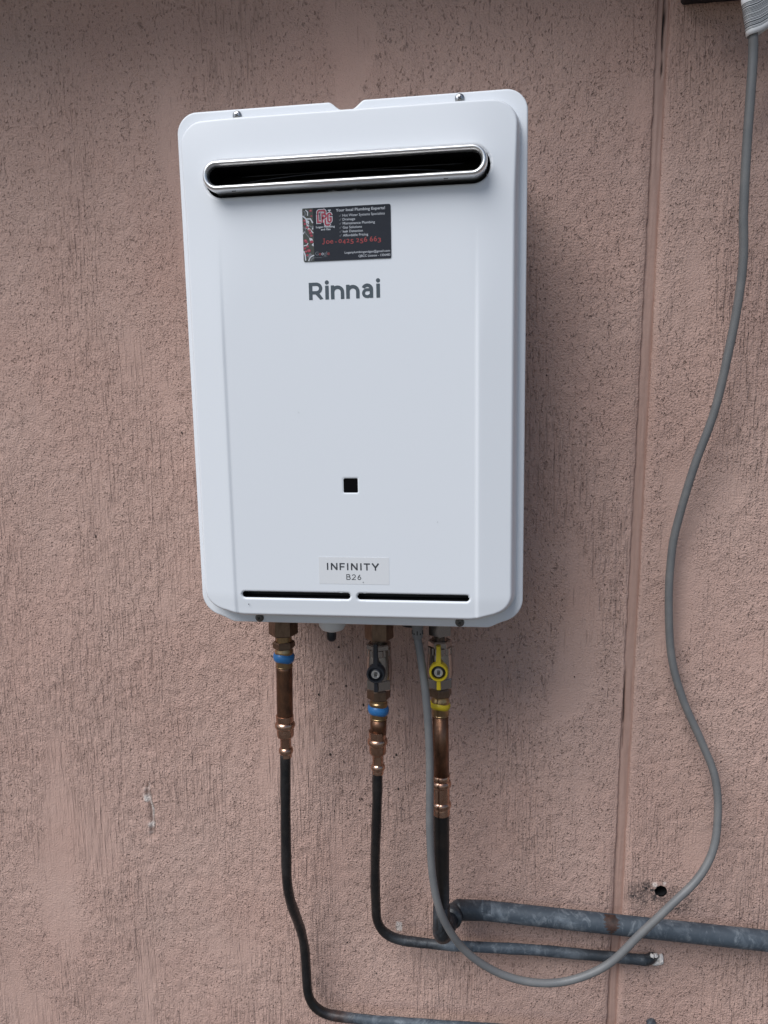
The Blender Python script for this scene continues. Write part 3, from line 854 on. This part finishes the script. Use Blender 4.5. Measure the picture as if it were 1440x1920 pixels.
for i, (a, b, r_) in enumerate(((0.78, 0.95, 0.0011), (0.85, 0.85, 0.0008), (0.18, 0.77, 0.0011), (0.22, 0.71, 0.0011), (0.42, 0.645, 0.0012), (0.62, 0.585, 0.0012), (0.72, 0.535, 0.0013), (0.80, 0.485, 0.0011), (0.22, 0.395, 0.0013), (0.30, 0.37, 0.0010), (0.80, 0.37, 0.0014), (0.40, 0.285, 0.0011), (0.14, 0.25, 0.0011), (0.22, 0.19, 0.0011), (0.52, 0.205, 0.0015), (0.35, 0.12, 0.0010))):
    p = S_([(a, b)])[0]; rd.append(flat_poly(circle_pts(p[0], p[1], r_, 9, 1.25), I3 - 0.000004 * i))
obj('picture_print', join(*rd), 'ink_pink', card, False)
obj('picture_print', join(*[flat_poly(circle_pts(p[0] + 0.0002, p[1] + 0.0003, 0.00045, 8, 1.4), I3 - 0.0001) for p in S_([(0.78, 0.95), (0.18, 0.77), (0.42, 0.645), (0.62, 0.585), (0.72, 0.535), (0.22, 0.395), (0.52, 0.205), (0.22, 0.19)])]), 'ink_rose', card, False)
obj('picture_print', stroke(arc(sx1 + 0.0005, cz0 - 0.0006, 0.0040, 95, 165), 0.0012, I2), 'ink_grey', card, False)
obj('picture_print', stroke(arc(sx0 + 0.0003, cz1 - 0.0050, 0.0026, -60, 70), 0.0010, I2), 'ink_grey', card, False)

# ------------------------------------------------------------------ pipework below the heater
PY = -0.085
def press_ring(prof_r, z):                              # rolled bead of a press fitting
    return [(prof_r, z + 0.0045), (prof_r + 0.0012, z + 0.0035), (prof_r + 0.0021, z + 0.0015), (prof_r + 0.0022, z - 0.0012), (prof_r + 0.0013, z - 0.0034), (prof_r, z - 0.0043)]

def plastic_ring(name, x, z0, z1, r, mat, parent):
    h_ = z0 - z1; pr = []
    for i in range(9):
        a = math.pi * i / 8
        pr.append((r - 0.0040 + 0.0040 * math.sin(a) ** 0.55 if 0 < i < 8 else r - 0.0040, z0 - h_ * i / 8))
    g = lathe(pr, x, PY, 40)
    # the crimped shape is slightly faceted and tilted
    v = [(p[0], p[1], p[2] + (p[0] - x) * -0.10 + 0.0006 * math.sin(3 * math.atan2(p[1] - PY, p[0] - x))) for p in g[0]]
    return obj(name, (v, g[1]), mat, parent, auto=60)

# --- hot water outlet pipe (left)
hx = -0.1070
hot = thing('hot_water_pipe', (hx, PY, 1.21), 'leftmost copper and black pipe with one blue ring and no valve, below heater', 'pipe', None)
obj('union_nut', hexnut(0.0165, 1.243, 1.1955, hx, PY, R(12)), 'bronze', hot, False)
obj('threaded_neck', lathe([(0.0098, 1.197), (0.0098, 1.186)], hx, PY, 32), 'brass', hot, auto=40)
obj('adaptor_nut', hexnut(0.0126, 1.1875, 1.1785, hx - 0.0002, PY, R(20)), 'bronze', hot, False)
obj('adaptor_body', lathe([(0.0102, 1.180), (0.0102, 1.177), (0.0112, 1.1755), (0.0112, 1.1720), (0.0105, 1.1700), (0.0102, 1.1560), (0.0106, 1.1556), (0.0103, 1.1545)], hx - 0.0005, PY, 40), 'brass', hot, auto=35)
plastic_ring('press_ring', hx - 0.0006, 1.1737, 1.1610, 0.0132, 'blue', hot)
tl = [Vector((hx - 0.0005, PY, 1.157)), Vector((-0.1085, PY, 1.120)), Vector((-0.1092, PY, 1.088))]
obj('copper_tube', tube(spline(tl), 0.0100, 32), 'copper', hot)
pr = [(0.0100, 1.0925), (0.0110, 1.0918), (0.0110, 1.0850)] + press_ring(0.0104, 1.0793) + [(0.0106, 1.0720), (0.0106, 1.0665), (0.0100, 1.0645), (0.0074, 1.0630), (0.0069, 1.0600)] + [(0.0069, 1.0510)] + press_ring(0.0068, 1.0456) + [(0.0069, 1.0400), (0.0069, 1.0372), (0.0062, 1.0368)]
obj('press_reducer', lathe(pr, -0.1095, PY, 40), 'bright_copper', hot, auto=50)
hp = rounded([(-0.1104, -0.085, 1.045), (-0.1135, -0.085, 0.960), (-0.1172, -0.080, 0.848), (-0.1100, -0.030, 0.742), (-0.1075, -0.030, 0.628), (-0.020, -0.030, 0.6250), (0.3330, -0.030, 0.6370), (0.359, -0.030, 0.636), (0.361, 0.012, 0.636)], [0.05, 0.035, 0.035, 0.040, 0.03, 0.012, 0.022])
hp2 = []
for a, b in zip(hp[:-1], hp[1:]):
    n_ = max(1, int((b - a).length / 0.008))
    hp2 += [a.lerp(b, i / n_) for i in range(n_)]
hp2.append(hp[-1])
hp_o = obj('lagged_pipe', tube(hp2, lambda t_: 0.0065 + 0.00018 * math.sin(t_ * 61) + 0.00012 * math.sin(t_ * 143 + 1), 24), 'lagging', hot)
def clamp01(t): return max(0.0, min(1.0, t))
point_attr(hp_o, 'wear', lambda p: clamp01((p.x + 0.085) / 0.05) if p.z < 0.66 else 0.04)
point_attr(hp_o, 'rust', lambda p: 0.9 * clamp01(1 - abs(p.x + 0.063) / 0.022) if p.z < 0.66 else 0.0)
def valve(x, zc, parent, handle_mat, up, down, name):
    """quarter-turn ball valve: knurled collar, body with a raised boss, slim two-armed handle"""
    body = obj('valve_body', lathe([(0.0110, zc + 0.0200), (0.0142, zc + 0.0185), (0.0150, zc + 0.0120), (0.0154, zc + 0.0060), (0.0156, zc), (0.0154, zc - 0.0060), (0.0150, zc - 0.0100), (0.0146, zc - 0.0104)], x, PY, 40), 'nickel', parent, auto=35)
    obj('valve_boss', disc_y([(0.0085, PY - 0.008), (0.0085, PY - 0.0185), (0.0070, PY - 0.0195)], x, zc + 0.0045, 28), 'nickel', body, auto=35)
    obj('valve_end', hexnut(0.0150, zc - 0.0100, zc - 0.0238, x, PY, R(30)), 'nickel', parent, False)
    kv = []
    for i in range(36):
        pass
    cv, cf = [], []
    seg = 72
    prof = [(0.0125, zc + 0.0275), (0.0146, zc + 0.0265), (0.0146, zc + 0.0190), (0.0135, zc + 0.0180)]
    for r_, z_ in prof:
        for i in range(seg):
            a = 2 * math.pi * i / seg
            q_ = r_ - (0.0008 if (i // 2) % 3 == 0 else 0.0) * (1 if 0 < prof.index((r_, z_)) < 3 else 0)
            cv.append((x + q_ * math.cos(a), PY + q_ * math.sin(a), z_))
    for j in range(len(prof) - 1):
        for i in range(seg):
            a, b = j * seg + i, j * seg + (i + 1) % seg
            cf.append((a, a + seg, b + seg, b))
    cf += [tuple(range(seg)), tuple((len(prof) - 1) * seg + i for i in reversed(range(seg)))]
    obj('knurled_collar', (cv, cf), 'nickel', parent, False)
    # handle
    hz = zc + 0.0045; hy = PY - 0.0195
    hd = obj('valve_handle', disc_y([(0.0085, hy), (0.0108, hy - 0.001), (0.0111, hy - 0.005), (0.0108, hy - 0.0105), (0.0100, hy - 0.0115), (0.0084, hy - 0.0115), (0.0081, hy - 0.0080), (0.001, hy - 0.0078)], x, hz, 40), handle_mat, parent, auto=35)
    for z0, z1, w0, w1 in ((hz + 0.009, up, 0.0030, 0.0023), (down, hz - 0.009, 0.0021, 0.0025)):
        va = [(x - w1, hy - 0.0095, z0), (x + w1, hy - 0.0095, z0), (x + w0, hy - 0.0105, z1), (x - w0, hy - 0.0105, z1)] if z0 < hz and z1 < hz else \
             [(x - w0, hy - 0.0105, z0), (x + w0, hy - 0.0105, z0), (x + w1, hy - 0.0095, z1), (x - w1, hy - 0.0095, z1)]
        vb = [(a, hy - 0.003, c) for a, b, c in va]
        g = (va + vb, [(0, 1, 2, 3), (7, 6, 5, 4), (0, 4, 5, 1), (1, 5, 6, 2), (2, 6, 7, 3), (3, 7, 4, 0)])
        bevel(obj('handle_arm', g, handle_mat, hd, False), 0.0008, 2)
    obj('handle_recess', disc_y([(0.0081, hy - 0.0079), (0.0078, hy - 0.0086), (0.001, hy - 0.0086)], x, hz, 28), 'black_plastic', hd)
    nut = disc_y([(0.0050, hy - 0.0080), (0.0050, hy - 0.0108), (0.0047, hy - 0.0112), (0.0038, hy - 0.0112), (0.0036, hy - 0.0088), (0.0005, hy - 0.0088)], x, hz, 30)
    obj('handle_nut', nut, 'steel', hd, auto=30)
    b = box(x - 0.0017, x + 0.0017, hy - 0.0122, hy - 0.009, hz - 0.0022, hz + 0.0022)
    bevel(obj('spindle', b, 'screw_dark', hd, False), 0.0004, 2)
    return hd

# --- cold water inlet pipe (middle) with black-handled valve
cx = 0.0100
cold = thing('cold_water_pipe', (cx, PY, 1.21), 'middle pipe below heater with black handled valve and blue ring', 'pipe')
obj('union_nut', hexnut(0.0160, 1.243, 1.1935, cx + 0.0007, PY, R(8)), 'bronze', cold, False)
tp = []
for i in range(9):
    z_ = 1.196 - 0.0012 * i; tp += [(0.0102, z_), (0.0090, z_ - 0.0006)]
obj('threaded_neck', lathe(tp, cx, PY, 32), 'nickel', cold, auto=20)
obj('union_ring', hexnut(0.0142, 1.1888, 1.1810, cx, PY, R(25)), 'nickel', cold, False)
zc = 1.1555
hd = valve(cx, zc, cold, 'black_plastic', 1.1955, 1.1375, 'cold')
hd.data.transform(Matrix.Identity(4))
obj('outlet_nut', hexnut(0.0134, 1.1318, 1.1185, cx - 0.0012, PY, R(15)), 'bronze', cold, False)
obj('adaptor_body', lathe([(0.0100, 1.120), (0.0100, 1.115), (0.0112, 1.1135), (0.0112, 1.1100), (0.0105, 1.1080), (0.0104, 1.0950), (0.0108, 1.0945), (0.0104, 1.0930)], cx - 0.0018, PY, 40), 'brass', cold, auto=35)
plastic_ring('press_ring', cx - 0.0020, 1.1115, 1.0985, 0.0130, 'blue', cold)
obj('copper_tube', tube([Vector((cx - 0.0020, PY, 1.094)), Vector((cx - 0.0026, PY, 1.074))], 0.0100, 32), 'copper', cold)
pr = [(0.0098, 1.0775), (0.0108, 1.0768), (0.0107, 1.0690)] + press_ring(0.0103, 1.0632) + [(0.0104, 1.0560), (0.0104, 1.0500), (0.0098, 1.0480), (0.0074, 1.0465), (0.0068, 1.0435), (0.0068, 1.0350)] + press_ring(0.0066, 1.0298) + [(0.0068, 1.0245), (0.0068, 1.0215), (0.0060, 1.0210)]
obj('press_reducer', lathe(pr, cx - 0.0038, PY, 40), 'bright_copper', cold, auto=50)
cp = rounded([(0.0057, -0.085, 1.030), (0.0040, -0.083, 0.985), (-0.0062, -0.052, 0.865), (-0.0080, -0.030, 0.7530), (0.0809, -0.028, 0.7485), (0.2026, -0.022, 0.7480), (0.3302, -0.013, 0.7395), (0.3525, -0.0125, 0.7385), (0.3655, 0.012, 0.7340)], [0.05, 0.05, 0.046, 0.02, 0.02, 0.01, 0.014])
cp2 = []
for a, b in zip(cp[:-1], cp[1:]):
    n_ = max(1, int((b - a).length / 0.007))
    cp2 += [a.lerp(b, i / n_) for i in range(n_)]
cp2.append(cp[-1])
co_ = obj('lagged_pipe', tube(cp2, lambda t_: 0.0063 + 0.0005 * clamp01((t_ - 0.3) * 4) + 0.00018 * math.sin(t_ * 57) + 0.00012 * math.sin(t_ * 131 + 2), 24), 'lagging', cold)
def cwear(p):
    if p.z > 0.80: return 0.03
    w_ = 0.25 * clamp01((p.x + 0.01) / 0.04)
    w_ += 0.75 * clamp01((p.x - 0.075) / 0.02) * clamp01((0.30 - p.x) / 0.12)
    return clamp01(w_ + 0.25 * clamp01((p.x - 0.29) / 0.03) * clamp01((0.352 - p.x) / 0.01))
point_attr(co_, 'wear', cwear); point_attr(co_, 'rust', lambda p: 0.0)
# lumpy white filler where the pipe enters the wall
def lump(cx_, cy_, cz_, rx, ry, rz, seed, n=14):
    r_ = random.Random(seed); V, F = [], []
    ph = [r_.uniform(0, 6.28) for _ in range(6)]
    for j in range(n + 1):
        th = math.pi * j / n
        for i in range(n * 2):
            a = math.pi * i / n
            k_ = 1 + 0.16 * math.sin(3 * a + ph[0]) * math.sin(2 * th + ph[1]) + 0.10 * math.sin(5 * a + ph[2] + 3 * th) + 0.08 * math.sin(7 * th + ph[3] + 2 * a)
            V.append((cx_ + rx * k_ * math.sin(th) * math.cos(a), cy_ + ry * k_ * math.cos(th), cz_ + rz * k_ * math.sin(th) * math.sin(a)))
    m_ = n * 2
    for j in range(n):
        for i in range(m_):
            a, b = j * m_ + i, j * m_ + (i + 1) % m_
            F.append((a, b, b + m_, a + m_))
    return V, F
obj('wall_sealant', join(lump(0.3630, -0.0015, 0.7290, 0.0085, 0.0036, 0.0050, 3), lump(0.3685, -0.0025, 0.7350, 0.0040, 0.0056, 0.0066, 5), lump(0.3560, -0.0110, 0.7450, 0.0030, 0.0030, 0.0024, 8), lump(0.3605, -0.0085, 0.7438, 0.0028, 0.0034, 0.0026, 9)), 'filler', cold)

# --- gas pipe (right) with yellow-handled valve
gx_ = 0.0832
gas = thing('gas_pipe', (gx_, PY, 1.21), 'rightmost vertical pipe below heater with yellow handled valve and yellow ring', 'pipe')
obj('union_nut', hexnut(0.0138, 1.243, 1.2000, gx_ + 0.0005, PY, R(28)), 'nickel', gas, False)
tp = []
for i in range(7):
    z_ = 1.2015 - 0.0012 * i; tp += [(0.0094, z_), (0.0084, z_ - 0.0006)]
obj('threaded_neck', lathe(tp, gx_, PY, 32), 'nickel', gas, auto=20)
obj('union_ring', hexnut(0.0132, 1.1945, 1.1855, gx_, PY, R(5)), 'nickel', gas, False)
valve(gx_, 1.1602, gas, 'yellow', 1.1955, 1.1430, 'gas')
obj('outlet_nut', hexnut(0.0132, 1.1360, 1.1250, gx_, PY, R(22)), 'bronze', gas, False)
obj('adaptor_body', lathe([(0.0098, 1.127), (0.0098, 1.1215), (0.0108, 1.1200), (0.0108, 1.1165), (0.0102, 1.1150), (0.0100, 1.1020), (0.0104, 1.1015), (0.0100, 1.1000)], gx_, PY, 40), 'brass', gas, auto=35)
plastic_ring('press_ring', gx_ - 0.0003, 1.1185, 1.1085, 0.0124, 'yellow', gas)
obj('copper_tube', tube([Vector((gx_, PY, 1.1010)), Vector((gx_ + 0.0006, PY, 1.0210))], 0.0096, 32), 'copper', gas)
pr = [(0.0096, 1.0240), (0.0104, 1.0233), (0.0104, 1.0185)] + press_ring(0.0099, 1.0126) + [(0.0102, 1.0060), (0.0102, 0.9920)] + press_ring(0.0099, 0.9854) + [(0.0104, 0.9795), (0.0104, 0.9730), (0.0096, 0.9724)]
obj('press_coupling', lathe(pr, gx_ + 0.0006, PY, 40), 'bright_copper', gas, auto=50)
go = obj('lagged_pipe', tube([Vector((gx_ + 0.0006 - 0.0008 * i / 24, PY, 0.985 - 0.165 * i / 24)) for i in range(25)], 0.0097, 28), 'lagging', gas)
point_attr(go, 'wear', lambda p: 0.55 * clamp01((0.90 - p.z) / 0.07) * clamp01((p.x - gx_ - 0.002) / 0.004)); point_attr(go, 'rust', lambda p: 0.0)
# taped elbow turning back to the wall
el = rounded([(0.0830, PY, 0.850), (0.0830, PY, 0.8015), (0.0965, -0.028, 0.8000)], [0.022], 14)
eo = obj('lower_elbow', tube(el, lambda t_: 0.0104 + 0.0016 * math.sin(math.pi * clamp01(t_ * 1.25)) + 0.0004 * math.sin(t_ * 41), 28), 'lagging', gas)
point_attr(eo, 'wear', lambda p: 0.18 + 0.15 * math.sin(p.x * 900) * math.sin(p.z * 700)); point_attr(eo, 'rust', lambda p: 0.0)
el2 = rounded([(0.0930, -0.045, 0.8008), (0.0975, -0.0260, 0.8006), (0.145, -0.0255, 0.8035)], [0.020], 12)
eo = obj('wall_elbow', tube(el2, lambda t_: 0.0128 + 0.0009 * math.sin(t_ * 9 + 1) + 0.0003 * math.sin(t_ * 37), 28), 'lagging', gas)
point_attr(eo, 'wear', lambda p: 0.30 + 0.60 * clamp01((p.x - 0.112) / 0.03)); point_attr(eo, 'rust', lambda p: 0.0)
gxs = [0.132 + 0.006 * i for i in range(25)] + [0.2765 + 0.0011 * i for i in range(42)] + [0.325 + 0.008 * i for i in range(122)]
gp = [Vector((x, -0.0255, 0.8033 - 0.0345 * (x - 0.12))) for x in gxs]
go = obj('lagged_pipe', tube(gp, 0.0124, 64), 'lagging', gas)
point_attr(go, 'wear', lambda p: 0.9)
def rust(p):
    dxr = abs(p.x - 0.2985)
    w_ = 0.0085 * clamp01((p.z - 0.7890) / 0.014)
    return 1.0 if (dxr < w_ + 0.0014 * math.sin(p.z * 1900) + 0.001 * math.sin(p.z * 4100 + p.x * 900) and p.y < -0.024) else 0.0
me = go.data
# finer rings around the worn spot keep its outline crisp
point_attr(go, 'rust', rust)

# ------------------------------------------------------------------ power cable
cable = thing('power_cable', (0.0581, -0.100, 1.2013), 'grey power cable looping from the heater in front of the pipes to the outlet', 'cable')
cpts = [(0.0575, -0.100, 1.235), (0.0581, -0.1, 1.2013), (0.0609, -0.105, 1.187), (0.0677, -0.11, 1.1373), (0.0715, -0.11, 1.0717), (0.0716, -0.11, 1.0045), (0.0713, -0.11, 0.9634), (0.0747, -0.11, 0.901), (0.0859, -0.108, 0.8508), (0.1113, -0.095, 0.7994), (0.1509, -0.085, 0.7639), (0.1974, -0.08, 0.7493), (0.2436, -0.075, 0.7527), (0.2888, -0.072, 0.7769), (0.3261, -0.07, 0.8197), (0.3635, -0.065, 0.8602), (0.396, -0.055, 0.8913), (0.4147, -0.045, 0.9251), (0.4206, -0.035, 0.9689), (0.4164, -0.03, 1.0115), (0.4003, -0.025, 1.0535), (0.377, -0.022, 1.1065), (0.3622, -0.02, 1.1599), (0.3565, -0.02, 1.227), (0.357, -0.02, 1.2798), (0.3611, -0.022, 1.3192), (0.3754, -0.03, 1.3898), (0.3935, -0.038, 1.4572), (0.404, -0.045, 1.5274), (0.4093, -0.05, 1.5782), (0.4104, -0.055, 1.622), (0.4066, -0.06, 1.6648), (0.4049, -0.065, 1.7274), (0.4043, -0.07, 1.7775), (0.4041, -0.072, 1.8172), (0.4016, -0.075, 1.836), (0.3945, -0.078, 1.8647), (0.3894, -0.0815, 1.8933), (0.388, -0.083, 1.912)]
obj('cable_sheath', tube(spline(cpts, 0.005), 0.0047, 20), 'cable', cable)
gl = obj('cable_gland', lathe([(0.0068, 1.243), (0.0068, 1.214), (0.0062, 1.2125), (0.0062, 1.2035), (0.0057, 1.2010), (0.0048, 1.2000)], 0.0581, -0.100, 28), 'gland', cable, auto=40)
for i in range(5):
    a = R(200 + 36 * i)
    x, y_ = 0.0581 + 0.0063 * math.cos(a), -0.1 + 0.0063 * math.sin(a)
    obj('gland_slot', box(x - 0.0006, x + 0.0006, y_ - 0.0006, y_ + 0.0006, 1.2058, 1.2078 if i % 2 else 1.2105), 'screw_slot', gl, False)
obj('cable_entry', lathe([(0.0090, 1.9145), (0.0085, 1.906), (0.0070, 1.902), (0.0060, 1.897)], 0.3890, -0.0815, 28), 'cable', cable, auto=40)

# folded barcode tag round the cable
def tag_sheet():
    """plan outline of the paper: flag front -> round the cable -> flag back, as (dx, dy)"""
    P = []
    for i in range(9): P.append((0.034 - 0.027 * i / 8, -0.0052 + 0.0040 * (1 - i / 8)))
    for i in range(1, 14):
        a = R(-70 - 220 * i / 14); P.append((0.0058 * math.cos(a), 0.0058 * math.sin(a)))
    for i in range(7): P.append((0.004 + 0.030 * i / 6, 0.0046 - 0.0050 * i / 6))
    return P
TP = tag_sheet()
TC = Vector((0.3942, -0.0781, 1.8660)); TB = Vector((0.4021, -0.0746, 1.8325))
tag_rows = 40
def tag_pt(ip, v, out=0.0):
    c = TB.lerp(TC, v)
    dx_, dy_ = TP[ip]
    l = math.hypot(dx_, dy_)
    rise = 0.58 * max(dx_ - 0.0035, 0.0) + (-0.15 if dx_ < 0 else 0) * abs(dx_)
    ox, oy = (0, -out) if dx_ > 0.006 else (dx_ / max(l, 1e-6) * out, dy_ / max(l, 1e-6) * out)
    return (c.x + dx_ + ox, c.y + dy_ + oy, c.z + rise)
V = [tag_pt(i, j / 8) for j in range(9) for i in range(len(TP))]
m_ = len(TP)
F = [(j * m_ + i, j * m_ + i + 1, (j + 1) * m_ + i + 1, (j + 1) * m_ + i) for j in range(8) for i in range(m_ - 1)]
tg = obj('barcode_tag', (V, F), 'paper', cable)
md = tg.modifiers.new('thickness', 'SOLIDIFY'); md.thickness = 0.0002
tag(tg, label='white folded paper tag with barcode')
V, F = [], []
v = 0.15; r_ = random.Random(4)
while v < 0.86:
    w_ = r_.choice((0.010, 0.014, 0.020, 0.034)); gap = r_.choice((0.012, 0.014, 0.022))
    n = len(V); cols = range(3, 18)
    for i in cols: V.append(tag_pt(i, v, 0.0003)); V.append(tag_pt(i, v + w_, 0.0003))
    for q_ in range(len(cols) - 1): F.append((n + 2 * q_, n + 2 * q_ + 2, n + 2 * q_ + 3, n + 2 * q_ + 1))
    v += w_ + gap
obj('barcode', (V, F), 'print_dark', tg)
V, F = [], []
for v0, v1 in ((0.06, 0.08), (0.90, 0.92)) + tuple((0.16 + 0.12 * i, 0.19 + 0.12 * i) for i in range(6)):
    n = len(V)
    for i in (0, 1): V.append(tag_pt(i, v0, 0.0003)); V.append(tag_pt(i, v1, 0.0003))
    F.append((n, n + 2, n + 3, n + 1))
obj('tag_print', (V, F), 'print_dark', tg)

# ------------------------------------------------------------------ weatherproof outlet at the top right
out = thing('power_outlet', (0.41, -0.045, 1.905), 'dark weatherproof power outlet at the top right above the cable', 'outlet')
bevel(obj('outlet_base', box(0.3480, 0.476, -0.030, 0.004, 1.9020, 2.040), 'outlet', out, False), 0.004)
bevel(obj('outlet_cover', box(0.3510, 0.473, -0.095, -0.0302, 1.9150, 2.036), 'outlet', out, False), 0.005)
